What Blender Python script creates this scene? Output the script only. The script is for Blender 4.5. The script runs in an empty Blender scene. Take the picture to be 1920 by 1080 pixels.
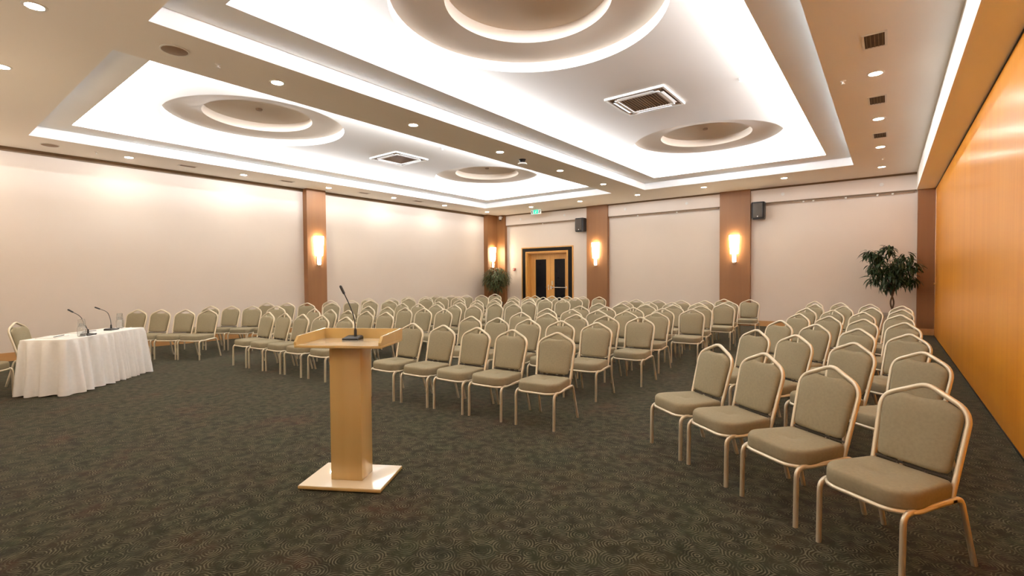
import bpy, bmesh, math, random
from mathutils import Vector, Matrix

random.seed(7)
PI = math.pi
SC = bpy.context.scene
COL = SC.collection

# ------------------------------------------------------------------ camera, world, exposure
cam_data = bpy.data.cameras.new('camera')
cam_data.sensor_width = 36.0
cam_data.sensor_fit = 'HORIZONTAL'
cam_data.lens = 911.38 / 1920.0 * 36.0
cam_data.clip_start = 0.05
cam_data.clip_end = 100
cam = bpy.data.objects.new('camera', cam_data)
COL.objects.link(cam)
SC.camera = cam
_y, _p, _r = math.radians(37.775), math.radians(-1.427), math.radians(-0.432)
_fw = Vector((-math.sin(_y) * math.cos(_p), math.cos(_y) * math.cos(_p), math.sin(_p)))
_rt = Vector((math.cos(_y), math.sin(_y), 0.0))
_up = _rt.cross(_fw)
_R = _rt * math.cos(_r) + _up * math.sin(_r)
_U = -_rt * math.sin(_r) + _up * math.cos(_r)
_m = Matrix(((_R.x, _U.x, -_fw.x, 0.0), (_R.y, _U.y, -_fw.y, 0.0), (_R.z, _U.z, -_fw.z, 1.5), (0, 0, 0, 1)))
cam.matrix_world = _m

world = bpy.data.worlds.new('world')
SC.world = world
world.use_nodes = True
world.node_tree.nodes['Background'].inputs[0].default_value = (1.0, 0.9, 0.8, 1)
world.node_tree.nodes['Background'].inputs[1].default_value = 0.02

SC.view_settings.view_transform = 'Standard'
SC.view_settings.look = 'None'
SC.view_settings.gamma = 1.0
SC.view_settings.use_curve_mapping = False
SC.view_settings.exposure = EXPOSURE = 0.33

# light levels of the room's lamps and the added sconces (radiance of the glowing surfaces)
DOWNLIGHT_POWER = 175.0
DOWNLIGHT_TINT = (1.0, 0.93, 0.81)
COVE_POWER = 560.0
COVE_TINT = (0.89, 0.96, 1.05)
SCONCE_POWER = 28.0
SCONCE_TINT = (1.0, 0.82, 0.56)
EXIT_POWER = 0.55

# ------------------------------------------------------------------ room measures (metres)
XL, XR, YF, YN = -12.80, 0.865, 15.442, -0.50      # wall planes
ZC, Z1, Z2, Z3, Z4 = 3.941, 4.125, 4.27, 4.40, 4.55  # ceiling, ledge, tray, dome steps
XS, ZS = 0.52, 3.505                                # soffit along the wood wall
TRAYS = [                                            # outer opening, inner opening, dome centres
    dict(o=(-5.57, 1.59, -0.649, 13.44), i=(-5.053, 2.07, -1.124, 12.85), d=((-3.06, 4.26), (-3.06, 10.58))),
    dict(o=(-11.536, 1.55, -6.558, 13.35), i=(-11.037, 2.02, -7.06, 12.865), d=((-9.02, 4.22), (-9.0, 10.5))),
]

# ------------------------------------------------------------------ helpers
def s2l(c):
    return tuple(((x / 255.0) / 12.92 if x <= 10 else (((x / 255.0) + 0.055) / 1.055) ** 2.4) for x in c)

class MB:
    """collects vertices and faces for ONE mesh object"""
    def __init__(self):
        self.v = []; self.f = []
    def add(self, verts, faces):
        n = len(self.v)
        self.v += [tuple(p) for p in verts]
        self.f += [tuple(i + n for i in f) for f in faces]
        return self
    def quad(self, a, b, c, d):
        return self.add((a, b, c, d), ((0, 1, 2, 3),))
    def box(self, x0, y0, z0, x1, y1, z1, M=None):
        vs = [(x0, y0, z0), (x1, y0, z0), (x1, y1, z0), (x0, y1, z0), (x0, y0, z1), (x1, y0, z1), (x1, y1, z1), (x0, y1, z1)]
        if M is not None:
            vs = [M @ Vector(p) for p in vs]
        return self.add(vs, ((0, 3, 2, 1), (4, 5, 6, 7), (0, 1, 5, 4), (1, 2, 6, 5), (2, 3, 7, 6), (3, 0, 4, 7)))
    def rbox(self, x0, y0, z0, x1, y1, z1, r=0.005, seg=2, M=None):
        bm = bmesh.new()
        bmesh.ops.create_cube(bm, size=1.0)
        for v in bm.verts:
            v.co = Vector((x0 + (v.co.x + .5) * (x1 - x0), y0 + (v.co.y + .5) * (y1 - y0), z0 + (v.co.z + .5) * (z1 - z0)))
        bmesh.ops.bevel(bm, geom=list(bm.edges), offset=r, segments=seg, profile=0.5, affect='EDGES')
        vs = [(M @ v.co if M is not None else v.co.copy()) for v in bm.verts]
        bm.verts.index_update()
        fs = [tuple(v.index for v in f.verts) for f in bm.faces]
        bm.free()
        return self.add(vs, fs)
    def loft(self, rings, cap0=True, cap1=True, closed=False):
        n = len(rings[0]); vs = [p for r in rings for p in r]; fs = []
        K = len(rings)
        for k in range(K if closed else K - 1):
            a = k * n; b = ((k + 1) % K) * n
            for i in range(n):
                j = (i + 1) % n
                fs.append((a + i, a + j, b + j, b + i))
        if not closed:
            if cap0: fs.append(tuple(reversed(range(n))))
            if cap1: fs.append(tuple(range((K - 1) * n, K * n)))
        return self.add(vs, fs)
    def tube(self, pts, r, n=8, closed=False, flat=None, side=None, sq=1.0):
        """sweep an ellipse (r x flat) along pts; side = preferred direction of the r axis"""
        P = [Vector(p) for p in pts]; K = len(P); rings = []
        prev = None
        for k in range(K):
            if closed:
                t = (P[(k + 1) % K] - P[k - 1]).normalized()
            else:
                t = ((P[k + 1] if k < K - 1 else P[k]) - (P[k - 1] if k > 0 else P[k])).normalized()
            if side is not None:
                a = Vector(side)
            elif prev is None:
                a = Vector((1, 0, 0)) if abs(t.x) < 0.9 else Vector((0, 1, 0))
            else:
                a = prev
            a = (a - t * a.dot(t))
            if a.length < 1e-6:
                a = t.orthogonal()
            a.normalize(); prev = a
            b = t.cross(a)
            rr = r[k] if isinstance(r, (list, tuple)) else r
            fl = rr if flat is None else flat
            cs = [(math.cos(2 * PI * (i + .5) / n), math.sin(2 * PI * (i + .5) / n)) for i in range(n)]
            rings.append([P[k] + a * (rr * math.copysign(abs(c) ** sq, c)) + b * (fl * math.copysign(abs(s) ** sq, s)) for c, s in cs])
        return self.loft(rings, closed=closed)
    def lathe(self, prof, n=24, c=(0, 0, 0), cap0=True, cap1=True, a0=0.0):
        rings = [[(c[0] + r * math.cos(a0 + 2 * PI * i / n), c[1] + r * math.sin(a0 + 2 * PI * i / n), c[2] + z) for i in range(n)] for r, z in prof]
        return self.loft(rings, cap0, cap1)
    def prism(self, outline, z0, z1):
        return self.loft([[(x, y, z0) for x, y in outline], [(x, y, z1) for x, y in outline]])
    def build(self, name, mat, parent=None, smooth=True, ang=38, loc=None, fix=True):
        me = bpy.data.meshes.new(name)
        me.from_pydata(self.v, [], self.f)
        if fix:
            bm = bmesh.new(); bm.from_mesh(me)
            bmesh.ops.recalc_face_normals(bm, faces=bm.faces)
            bm.to_mesh(me); bm.free()
        me.update()
        if smooth and len(me.polygons):
            me.polygons.foreach_set('use_smooth', [True] * len(me.polygons))
            me.set_sharp_from_angle(angle=math.radians(ang))
        me.materials.append(mat)
        o = bpy.data.objects.new(name, me)
        COL.objects.link(o)
        if parent is not None:
            o.parent = parent
        if loc is not None:
            o.location = loc
        return o

def fillet(pts, r, n=5):
    P = [Vector(p) for p in pts]; out = [P[0]]
    for k in range(1, len(P) - 1):
        rr = r[k - 1] if isinstance(r, (list, tuple)) else r
        a = (P[k - 1] - P[k]); b = (P[k + 1] - P[k])
        d = min(rr, a.length * .49, b.length * .49)
        A = P[k] + a.normalized() * d; B = P[k] + b.normalized() * d
        for i in range(n + 1):
            t = i / n
            out.append(A * (1 - t) ** 2 + P[k] * (2 * t * (1 - t)) + B * t ** 2)
    out.append(P[-1])
    return out

def thing(name, label, cat, loc=(0, 0, 0), rz=0.0, group=None):
    o = bpy.data.objects.new(name, None)
    o.empty_display_size = 0.1
    COL.objects.link(o)
    o.location = loc; o.rotation_euler = (0, 0, rz)
    o['label'] = label; o['category'] = cat
    if group: o['group'] = group
    return o

def tag(o, label, cat, group=None):
    o['label'] = label; o['category'] = cat
    if group: o['group'] = group
    return o

def struct(o):
    o['kind'] = 'structure'
    return o

def copy_tree(o, parent=None):
    c = o.copy(); COL.objects.link(c)
    if parent is not None:
        c.parent = parent
    for ch in list(o.children):
        copy_tree(ch, c)
    return c

ORD = ['zeroth', 'first', 'second', 'third', 'fourth', 'fifth', 'sixth', 'seventh', 'eighth', 'ninth', 'tenth']
NUM = ['zero', 'one', 'two', 'three', 'four', 'five', 'six', 'seven', 'eight', 'nine', 'ten']

# ------------------------------------------------------------------ materials
def mat_new(name):
    m = bpy.data.materials.new(name); m.use_nodes = True
    nt = m.node_tree; b = nt.nodes['Principled BSDF']
    return m, nt, b

def mat_plain(name, col, rough=0.6, metal=0.0, var=0.06, scale=6.0, bump=0.0, bscale=200.0, coat=0.0, stretch=(1, 1, 1)):
    """principled colour with procedural tone variation and fine relief"""
    m, nt, b = mat_new(name)
    N = nt.nodes; L = nt.links
    tc = N.new('ShaderNodeTexCoord'); mp = N.new('ShaderNodeMapping')
    mp.inputs['Scale'].default_value = stretch
    L.new(tc.outputs['Object'], mp.inputs['Vector'])
    nz = N.new('ShaderNodeTexNoise'); nz.inputs['Scale'].default_value = scale; nz.inputs['Detail'].default_value = 4
    L.new(mp.outputs[0], nz.inputs['Vector'])
    rp = N.new('ShaderNodeValToRGB')
    rp.color_ramp.elements[0].position = .3; rp.color_ramp.elements[1].position = .7
    rp.color_ramp.elements[0].color = tuple(c * (1 - var) for c in col) + (1,)
    rp.color_ramp.elements[1].color = tuple(min(1, c * (1 + var)) for c in col) + (1,)
    L.new(nz.outputs['Fac'], rp.inputs['Fac'])
    L.new(rp.outputs['Color'], b.inputs['Base Color'])
    b.inputs['Roughness'].default_value = rough
    b.inputs['Metallic'].default_value = metal
    b.inputs['Coat Weight'].default_value = coat
    b.inputs['Coat Roughness'].default_value = 0.15
    if bump:
        n2 = N.new('ShaderNodeTexNoise'); n2.inputs['Scale'].default_value = bscale
        L.new(mp.outputs[0], n2.inputs['Vector'])
        bp = N.new('ShaderNodeBump'); bp.inputs['Strength'].default_value = bump; bp.inputs['Distance'].default_value = 0.002
        L.new(n2.outputs['Fac'], bp.inputs['Height']); L.new(bp.outputs['Normal'], b.inputs['Normal'])
    return m

def mat_wood(name, c0, c1, axis='z', rough=0.3, coat=0.4, grain=26.0, stretch=0.05):
    m, nt, b = mat_new(name)
    N = nt.nodes; L = nt.links
    tc = N.new('ShaderNodeTexCoord'); mp = N.new('ShaderNodeMapping')
    sc = {'x': (stretch, 1, 1), 'y': (1, stretch, 1), 'z': (1, 1, stretch)}[axis]
    mp.inputs['Scale'].default_value = sc
    L.new(tc.outputs['Object'], mp.inputs['Vector'])
    n1 = N.new('ShaderNodeTexNoise'); n1.inputs['Scale'].default_value = grain; n1.inputs['Detail'].default_value = 6
    n2 = N.new('ShaderNodeTexNoise'); n2.inputs['Scale'].default_value = grain * .12; n2.inputs['Detail'].default_value = 3
    L.new(mp.outputs[0], n1.inputs['Vector']); L.new(mp.outputs[0], n2.inputs['Vector'])
    mx = N.new('ShaderNodeMath'); mx.operation = 'ADD'
    ml = N.new('ShaderNodeMath'); ml.operation = 'MULTIPLY'; ml.inputs[1].default_value = .5
    L.new(n1.outputs['Fac'], mx.inputs[0]); L.new(n2.outputs['Fac'], mx.inputs[1]); L.new(mx.outputs[0], ml.inputs[0])
    rp = N.new('ShaderNodeValToRGB')
    rp.color_ramp.elements[0].position = .34; rp.color_ramp.elements[1].position = .66
    rp.color_ramp.elements[0].color = tuple(c0) + (1,); rp.color_ramp.elements[1].color = tuple(c1) + (1,)
    L.new(ml.outputs[0], rp.inputs['Fac']); L.new(rp.outputs['Color'], b.inputs['Base Color'])
    b.inputs['Roughness'].default_value = rough
    b.inputs['Coat Weight'].default_value = coat; b.inputs['Coat Roughness'].default_value = .18
    return m

def mat_emit(name, col, power):
    m, nt, b = mat_new(name)
    b.inputs['Base Color'].default_value = (.8, .8, .8, 1)
    b.inputs['Emission Color'].default_value = tuple(col) + (1,)
    b.inputs['Emission Strength'].default_value = power
    return m

def mat_glass(name, col=(.95, .97, .97), rough=0.02):
    m, nt, b = mat_new(name)
    b.inputs['Base Color'].default_value = tuple(col) + (1,)
    b.inputs['Roughness'].default_value = rough
    b.inputs['Transmission Weight'].default_value = 0.92
    b.inputs['IOR'].default_value = 1.45
    return m

def mat_carpet():
    m, nt, b = mat_new('scroll_carpet')
    N = nt.nodes; L = nt.links
    tc = N.new('ShaderNodeTexCoord')
    def vor(scale, feat='F1'):
        v = N.new('ShaderNodeTexVoronoi'); v.voronoi_dimensions = '2D'; v.feature = feat
        v.inputs['Scale'].default_value = scale; v.inputs['Randomness'].default_value = .85
        L.new(tc.outputs['Object'], v.inputs['Vector'])
        return v
    v = vor(8.5)
    w = N.new('ShaderNodeTexNoise'); w.inputs['Scale'].default_value = 30; w.inputs['Detail'].default_value = 2
    L.new(tc.outputs['Object'], w.inputs['Vector'])
    a1 = N.new('ShaderNodeMath'); a1.operation = 'MULTIPLY_ADD'; a1.inputs[1].default_value = 44.0
    L.new(v.outputs['Distance'], a1.inputs[0])
    w2 = N.new('ShaderNodeMath'); w2.operation = 'MULTIPLY'; w2.inputs[1].default_value = 6.0
    L.new(w.outputs['Fac'], w2.inputs[0]); L.new(w2.outputs[0], a1.inputs[2])
    sn = N.new('ShaderNodeMath'); sn.operation = 'SINE'; L.new(a1.outputs[0], sn.inputs[0])
    rr = N.new('ShaderNodeValToRGB')
    rr.color_ramp.elements[0].position = .45; rr.color_ramp.elements[0].color = (0, 0, 0, 1)
    rr.color_ramp.elements[1].position = .95; rr.color_ramp.elements[1].color = (1, 1, 1, 1)
    mr = N.new('ShaderNodeMapRange'); mr.inputs['From Min'].default_value = -1; mr.inputs['From Max'].default_value = 1
    L.new(sn.outputs[0], mr.inputs['Value']); L.new(mr.outputs[0], rr.inputs['Fac'])
    # broken lines: a second noise fades the scrolls in and out
    n3 = N.new('ShaderNodeTexNoise'); n3.inputs['Scale'].default_value = 14; n3.inputs['Detail'].default_value = 3
    L.new(tc.outputs['Object'], n3.inputs['Vector'])
    r3 = N.new('ShaderNodeValToRGB'); r3.color_ramp.elements[0].position = .38; r3.color_ramp.elements[1].position = .62
    L.new(n3.outputs['Fac'], r3.inputs['Fac'])
    mk = N.new('ShaderNodeMath'); mk.operation = 'MULTIPLY'
    L.new(rr.outputs['Color'], mk.inputs[0]); L.new(r3.outputs['Color'], mk.inputs[1])
    # ground colour: olive, grey, brown and rust blotches
    n1 = N.new('ShaderNodeTexNoise'); n1.inputs['Scale'].default_value = 1.7; n1.inputs['Detail'].default_value = 5; n1.inputs['Roughness'].default_value = .65
    L.new(tc.outputs['Object'], n1.inputs['Vector'])
    g = N.new('ShaderNodeValToRGB'); cr = g.color_ramp
    cr.elements[0].position = .30; cr.elements[0].color = CARPET[0] + (1,)
    cr.elements[1].position = .70; cr.elements[1].color = CARPET[3] + (1,)
    e = cr.elements.new(.46); e.color = CARPET[1] + (1,)
    e = cr.elements.new(.58); e.color = CARPET[2] + (1,)
    L.new(n1.outputs['Fac'], g.inputs['Fac'])
    n5 = N.new('ShaderNodeTexNoise'); n5.inputs['Scale'].default_value = 5.5; n5.inputs['Detail'].default_value = 3; n5.inputs['Roughness'].default_value = .7
    L.new(tc.outputs['Object'], n5.inputs['Vector'])
    m5 = N.new('ShaderNodeMapRange'); m5.inputs['From Min'].default_value = .3; m5.inputs['From Max'].default_value = .7
    m5.inputs['To Min'].default_value = .45; m5.inputs['To Max'].default_value = 1.65
    L.new(n5.outputs['Fac'], m5.inputs['Value'])
    g5 = N.new('ShaderNodeVectorMath'); g5.operation = 'SCALE'
    L.new(g.outputs['Color'], g5.inputs[0]); L.new(m5.outputs[0], g5.inputs['Scale'])
    vc = N.new('ShaderNodeMix'); vc.data_type = 'RGBA'; vc.blend_type = 'OVERLAY'; vc.inputs['Factor'].default_value = .10
    L.new(g5.outputs[0], vc.inputs['A']); L.new(v.outputs['Color'], vc.inputs['B'])
    mx = N.new('ShaderNodeMix'); mx.data_type = 'RGBA'
    mx.inputs['B'].default_value = CARPET[4] + (1,)
    L.new(vc.outputs['Result'], mx.inputs['A']); L.new(mk.outputs[0], mx.inputs['Factor'])
    L.new(mx.outputs['Result'], b.inputs['Base Color'])
    b.inputs['Roughness'].default_value = .95
    b.inputs['Specular IOR Level'].default_value = .05
    b.inputs['Sheen Weight'].default_value = .10; b.inputs['Sheen Tint'].default_value = (1, .93, .75, 1)
    n4 = N.new('ShaderNodeTexNoise'); n4.inputs['Scale'].default_value = 260; n4.inputs['Detail'].default_value = 2
    L.new(tc.outputs['Object'], n4.inputs['Vector'])
    hs = N.new('ShaderNodeMath'); hs.operation = 'ADD'
    L.new(n4.outputs['Fac'], hs.inputs[0]); L.new(mk.outputs[0], hs.inputs[1])
    bp = N.new('ShaderNodeBump'); bp.inputs['Strength'].default_value = .5; bp.inputs['Distance'].default_value = .004
    L.new(hs.outputs[0], bp.inputs['Height']); L.new(bp.outputs['Normal'], b.inputs['Normal'])
    return m

CARPET = [(.0115, .0150, .0080), (.0165, .0170, .0092), (.021, .0168, .0095), (.034, .0140, .0080), (.115, .104, .064)]
M_carpet = mat_carpet()
M_wall = mat_plain('beige_wallpaper', (.78, .68, .59), rough=.75, var=.015, scale=1.2, bump=.08, bscale=140)
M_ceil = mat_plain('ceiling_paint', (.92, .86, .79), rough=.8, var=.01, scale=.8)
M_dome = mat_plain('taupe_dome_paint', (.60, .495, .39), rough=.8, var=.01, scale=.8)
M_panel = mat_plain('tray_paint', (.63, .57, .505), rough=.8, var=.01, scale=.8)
M_white = mat_plain('white_paint', (.90, .88, .85), rough=.6, var=.01, scale=2)
M_band = mat_plain('brown_trim', (.20, .125, .065), rough=.6, var=.05)
M_pillar = mat_plain('copper_brown_panel', (.265, .115, .038), rough=.48, var=.06, scale=14, stretch=(1, 1, .03))
M_woodwall = mat_wood('cherry_veneer', (.82, .285, .016), (.95, .40, .036), 'z', rough=.30, coat=.18, grain=24, stretch=.03)
M_doorwood = mat_wood('oak_door', (.60, .28, .06), (.75, .40, .11), 'z', rough=.35, coat=.3)
M_base = mat_wood('oak_baseboard', (.52, .26, .09), (.62, .34, .13), 'y', rough=.4, coat=.2)
M_woodwall.node_tree.nodes['Principled BSDF'].inputs['Specular IOR Level'].default_value = .4
M_black = mat_plain('black_lacquer', (.007, .006, .006), rough=.5, var=.2)
M_darkglass = mat_plain('dark_door_glass', (.004, .004, .006), rough=.25, var=.2)
M_chrome = mat_plain('brushed_steel', (.75, .73, .70), rough=.25, metal=1.0, var=.05)
M_gold = mat_plain('champagne_tube', (.76, .68, .53), rough=.38, metal=.6, var=.02, scale=5)
M_fabric = mat_plain('taupe_fabric', (.280, .236, .145), rough=.85, var=.07, scale=60, bump=.25, bscale=420)
M_darkmetal = mat_plain('dark_bracket', (.07, .055, .04), rough=.5, var=.1)
M_maple = mat_wood('maple_laminate', (.60, .41, .155), (.67, .48, .20), 'z', rough=.22, coat=.5, grain=10, stretch=.08)
M_gloss = mat_plain('cream_gloss_laminate', (.84, .74, .56), rough=.25, var=.01, scale=2, coat=1.0)
M_gloss.node_tree.nodes['Principled BSDF'].inputs['Coat Roughness'].default_value = .04
M_cloth = mat_plain('white_cotton', (.93, .92, .90), rough=.85, var=.02, scale=30, bump=.12, bscale=300)
M_plastic = mat_plain('black_plastic', (.014, .014, .015), rough=.4, var=.15)
M_whiteplastic = mat_plain('white_plastic', (.80, .77, .72), rough=.4, var=.02)
M_grille = mat_plain('grille_shadow', (.10, .065, .040), rough=.7, var=.1)
M_louvre = mat_plain('tan_grille', (.30, .20, .13), rough=.6, var=.06)
M_leaf = mat_plain('ficus_leaf', (.022, .050, .016), rough=.42, var=.4, scale=9)
M_leaf2 = mat_plain('palm_leaf', (.060, .085, .025), rough=.5, var=.4, scale=9)
M_bark = mat_plain('bark', (.10, .055, .03), rough=.9, var=.25, scale=30)
M_planter = mat_plain('stone_planter', (.45, .38, .30), rough=.6, var=.05)
M_soil = mat_plain('soil', (.03, .02, .014), rough=.95, var=.3, scale=40)
M_paper = mat_plain('paper', (.88, .87, .85), rough=.7, var=.01)
M_red = mat_plain('red_plastic', (.55, .05, .02), rough=.4, var=.05)
M_glass = mat_glass('clear_glass')
M_lens = mat_emit('downlight_glow', DOWNLIGHT_TINT, DOWNLIGHT_POWER)
M_led = mat_emit('cove_led', COVE_TINT, COVE_POWER)
M_shade = mat_emit('sconce_glow', SCONCE_TINT, SCONCE_POWER)
for m_ in (M_black, M_darkglass):
    m_.node_tree.nodes['Principled BSDF'].inputs['Specular IOR Level'].default_value = .18
M_exitgreen = mat_emit('exit_green', (.03, .85, .55), EXIT_POWER * 1.3)
M_exitgreen.node_tree.nodes['Principled BSDF'].inputs['Base Color'].default_value = (.02, .4, .25, 1)
M_exitwhite = mat_emit('exit_white', (.7, 1.0, .85), EXIT_POWER * .35)

# ------------------------------------------------------------------ floor and walls
b = MB().box(XL - .15, YN - .15, -.12, XR + .15, YF + .6, 0)
struct(b.build('floor', M_carpet, smooth=False))

b = MB().box(XL - .15, YN, 0, XL, YF + .2, ZC + .7)
wall_left = struct(b.build('wall_left', M_wall, smooth=False))
b = MB().box(XL - .15, YN - .15, 0, XR + .15, YN, ZC + .7)
struct(b.build('wall_front', M_wall, smooth=False))
b = MB().box(XR, YN, 0.012, XR + .15, YF + .2, ZC + .7)
wall_right = struct(b.build('wall_right', M_woodwall, smooth=False))
# dark shadow gaps of the wood wall: under the soffit and along the floor
struct(MB().box(XR - .004, YN, ZS - .022, XR + .02, YF, ZS).build('trim_1', M_black, smooth=False))
struct(MB().box(XR - .006, YN, 0, XR + .02, YF, .014).build('trim_2', M_black, smooth=False))
# edge profile and lock of the last wall panel by the corner
MB().box(XR - .006, 15.16, .03, XR, 15.185, ZS - .02).build('edge_profile', M_chrome, wall_right, smooth=False)
k = MB(); k.tube([(XR, 15.0, 1.245), (XR - .02, 15.0, 1.245), (XR - .035, 15.0, 1.245)], [.022, .022, .03], n=14)
k.build('lock_knob', M_chrome, wall_right)

DX0, DX1, DZ = -11.20, -9.34, 2.375                 # door opening in the far wall
b = MB()
b.box(XL, YF, 0, DX0, YF + .2, ZC + .7)
b.box(DX1, YF, 0, XR + .15, YF + .2, ZC + .7)
b.box(DX0, YF, DZ, DX1, YF + .2, ZC + .7)
wall_far = struct(b.build('wall_far', M_wall, smooth=False))
# closes the room behind the door leaves
struct(MB().box(DX0 - .3, YF + .42, 0, DX1 + .3, YF + .5, 2.9).build('wall_corridor', M_band, smooth=False))

# pillars clad in copper brown panels
PIL = []
PIL.append(MB().box(XL, 7.12, 0, -12.60, 7.69, ZC))
o_ = [(-12.8, 14.70), (-12.60, 14.70), (-12.60, 15.30), (-12.20, 15.30), (-12.20, YF), (-12.8, YF)]
PIL.append(MB().prism(o_, 0, ZC))
PIL.append(MB().box(-8.49, 15.30, 0, -7.68, YF, ZC))
PIL.append(MB().box(-4.0, 15.30, 0, -3.165, YF, ZC))
PIL.append(MB().box(.54, 15.30, 0, XR, YF, ZS))
# unseen pillars added behind the camera, mirroring the far ones, for the added sconces
PIL.append(MB().prism([(-12.8, YN), (-12.20, YN), (-12.20, YN + .14), (-12.60, YN + .14), (-12.60, .24), (-12.8, .24)], 0, ZC))
PIL.append(MB().box(-8.49, YN, 0, -7.68, YN + .14, ZC))
PIL.append(MB().box(-4.0, YN, 0, -3.165, YN + .14, ZC))
for p_ in PIL:
    struct(p_.build('pillar', M_pillar, smooth=False))

# valance panels above the far wall bays, with their dark slot
for x0, x1 in ((-12.20, -8.49), (-7.68, -4.0), (-3.165, .52)):
    v_ = struct(MB().box(x0, 15.375, 3.525, x1, YF, ZC).build('valance', M_wall, smooth=False))
    MB().box(x0, 15.40, 3.497, x1, YF, 3.525).build('shadow_slot', M_band, v_, smooth=False)
# brown trims, also painting in the shadow gap where walls meet ceiling
struct(MB().box(XL, YN, 3.855, XL + .018, 15.0, ZC).build('trim_3', M_band, smooth=False))
struct(MB().box(-12.2, 15.357, 3.895, .52, 15.375, ZC).build('trim_4', M_band, smooth=False))
# baseboards
struct(MB().box(XL, YN, 0, XL + .018, 7.12, .155).build('baseboard_left', M_base, smooth=False))
struct(MB().box(XL, 7.69, 0, XL + .018, 14.70, .155).build('baseboard_left.001', M_base, smooth=False))
for x0, x1 in ((-12.20, -11.55), (-9.08, -8.49), (-7.68, -4.0), (-3.165, .54)):
    struct(MB().box(x0, YF - .018, 0, x1, YF, .155).build('baseboard_far', M_base, smooth=False))
struct(MB().box(.54, 15.285, 0, XR, 15.30, .155).build('baseboard_corner', M_base, smooth=False))

# ------------------------------------------------------------------ ceiling with two lit trays and four stepped domes
def rect_frame(mb, o, i, z):
    """flat ring between an outer and an inner rectangle at height z"""
    (a, c, d, e), (p, q, r, s) = o, i
    mb.quad((a, c, z), (d, c, z), (r, q, z), (p, q, z))
    mb.quad((d, c, z), (d, e, z), (r, s, z), (r, q, z))
    mb.quad((d, e, z), (a, e, z), (p, s, z), (r, s, z))
    mb.quad((a, e, z), (a, c, z), (p, q, z), (p, s, z))
def rect_wall(mb, o, z0, z1):
    a, c, d, e = o
    for p, q in (((a, c), (d, c)), ((d, c), (d, e)), ((d, e), (a, e)), ((a, e), (a, c))):
        mb.quad((p[0], p[1], z0), (q[0], q[1], z0), (q[0], q[1], z1), (p[0], p[1], z1))

c_ = MB()
A_, B_ = TRAYS[0]['o'], TRAYS[1]['o']
X0, X1, Y0, Y1 = XL, XS, YN, YF
xs = [X0, B_[0], B_[2], A_[0], A_[2], X1]
def cell(x0, x1, y0, y1):
    c_.quad((x0, y0, ZC), (x1, y0, ZC), (x1, y1, ZC), (x0, y1, ZC))
cell(xs[0], xs[1], Y0, Y1); cell(xs[2], xs[3], Y0, Y1); cell(xs[4], xs[5], Y0, Y1)
for T in (A_, B_):
    cell(T[0], T[2], Y0, T[1]); cell(T[0], T[2], T[3], Y1)
ceiling = struct(c_.build('ceiling', M_ceil, smooth=False, fix=False))
# soffit box along the wood wall
s_ = MB().box(XS, YN, ZS, XR, YF, ZC)
struct(s_.build('soffit', M_ceil, smooth=False))

LIP, POCK = 0.03, 0.13
for T in TRAYS:
    o, i = T['o'], T['i']
    t_ = MB()
    rect_wall(t_, o, ZC, Z1)                                   # upright fascia
    rect_frame(t_, o, i, Z1)                                   # ledge seen from below
    rect_wall(t_, i, Z1, Z1 + LIP)                             # lip
    pk = (i[0] - POCK, i[1] - POCK, i[2] + POCK, i[3] + POCK)
    rect_frame(t_, pk, i, Z1 + LIP)                            # pocket floor
    rect_wall(t_, pk, Z1 + LIP, Z2)                            # pocket back
    tray = t_.build('tray', M_white, ceiling, smooth=False, fix=False)
    # tray ceiling with two round holes
    u_ = MB()
    ym = (i[1] + i[3]) / 2
    RO = 1.45
    for (cx, cy), (y0, y1) in zip(T['d'], ((pk[1], ym), (ym, pk[3]))):
        angs = [2 * PI * k / 72 for k in range(72)]
        for X_ in (pk[0], pk[2]):
            for Y_ in (y0, y1):
                angs.append(math.atan2(Y_ - cy, X_ - cx) % (2 * PI))
        angs = sorted(set(angs))
        ci, re = [], []
        for a in angs:
            ca, sa = math.cos(a), math.sin(a)
            ci.append((cx + RO * ca, cy + RO * sa, Z2))
            t1 = ((pk[2] - cx) / ca if ca > 1e-9 else ((pk[0] - cx) / ca if ca < -1e-9 else 1e9))
            t2 = ((y1 - cy) / sa if sa > 1e-9 else ((y0 - cy) / sa if sa < -1e-9 else 1e9))
            t = min(t1, t2)
            re.append((cx + t * ca, cy + t * sa, Z2))
        n = len(angs)
        u_.add(ci + re, [(k, (k + 1) % n, n + (k + 1) % n, n + k) for k in range(n)])
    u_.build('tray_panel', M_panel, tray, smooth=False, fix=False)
    for cx, cy in T['d']:
        d_ = MB()
        d_.lathe([(RO, Z3), (.885, Z3), (.885, Z4), (0.001, Z4)], n=72, c=(cx, cy, 0), cap0=False, cap1=False)
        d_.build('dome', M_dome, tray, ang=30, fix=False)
        MB().lathe([(RO, Z2), (RO, Z3)], n=72, c=(cx, cy, 0), cap0=False, cap1=False).build('dome_rim', M_white, tray, ang=30, fix=False)
    # LED strips lying at the back of the pocket
    zs0, zs1 = Z1 + LIP + .004, Z1 + LIP + .024
    e = .012
    p = (pk[0] + e, pk[1] + e, pk[2] - e, pk[3] - e)
    for q0, q1 in (((p[0], p[1]), (p[2], p[1])), ((p[2], p[1]), (p[2], p[3])), ((p[2], p[3]), (p[0], p[3])), ((p[0], p[3]), (p[0], p[1]))):
        MB().quad((q0[0], q0[1], zs0), (q1[0], q1[1], zs0), (q1[0], q1[1], zs1), (q0[0], q0[1], zs1)).build('led_strip', M_led, tray, smooth=False, fix=False)
# structural slab above everything
struct(MB().box(XL - .15, YN - .15, 4.66, XR + .15, YF + .6, 4.74).build('roof_slab', M_ceil, smooth=False))

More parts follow.
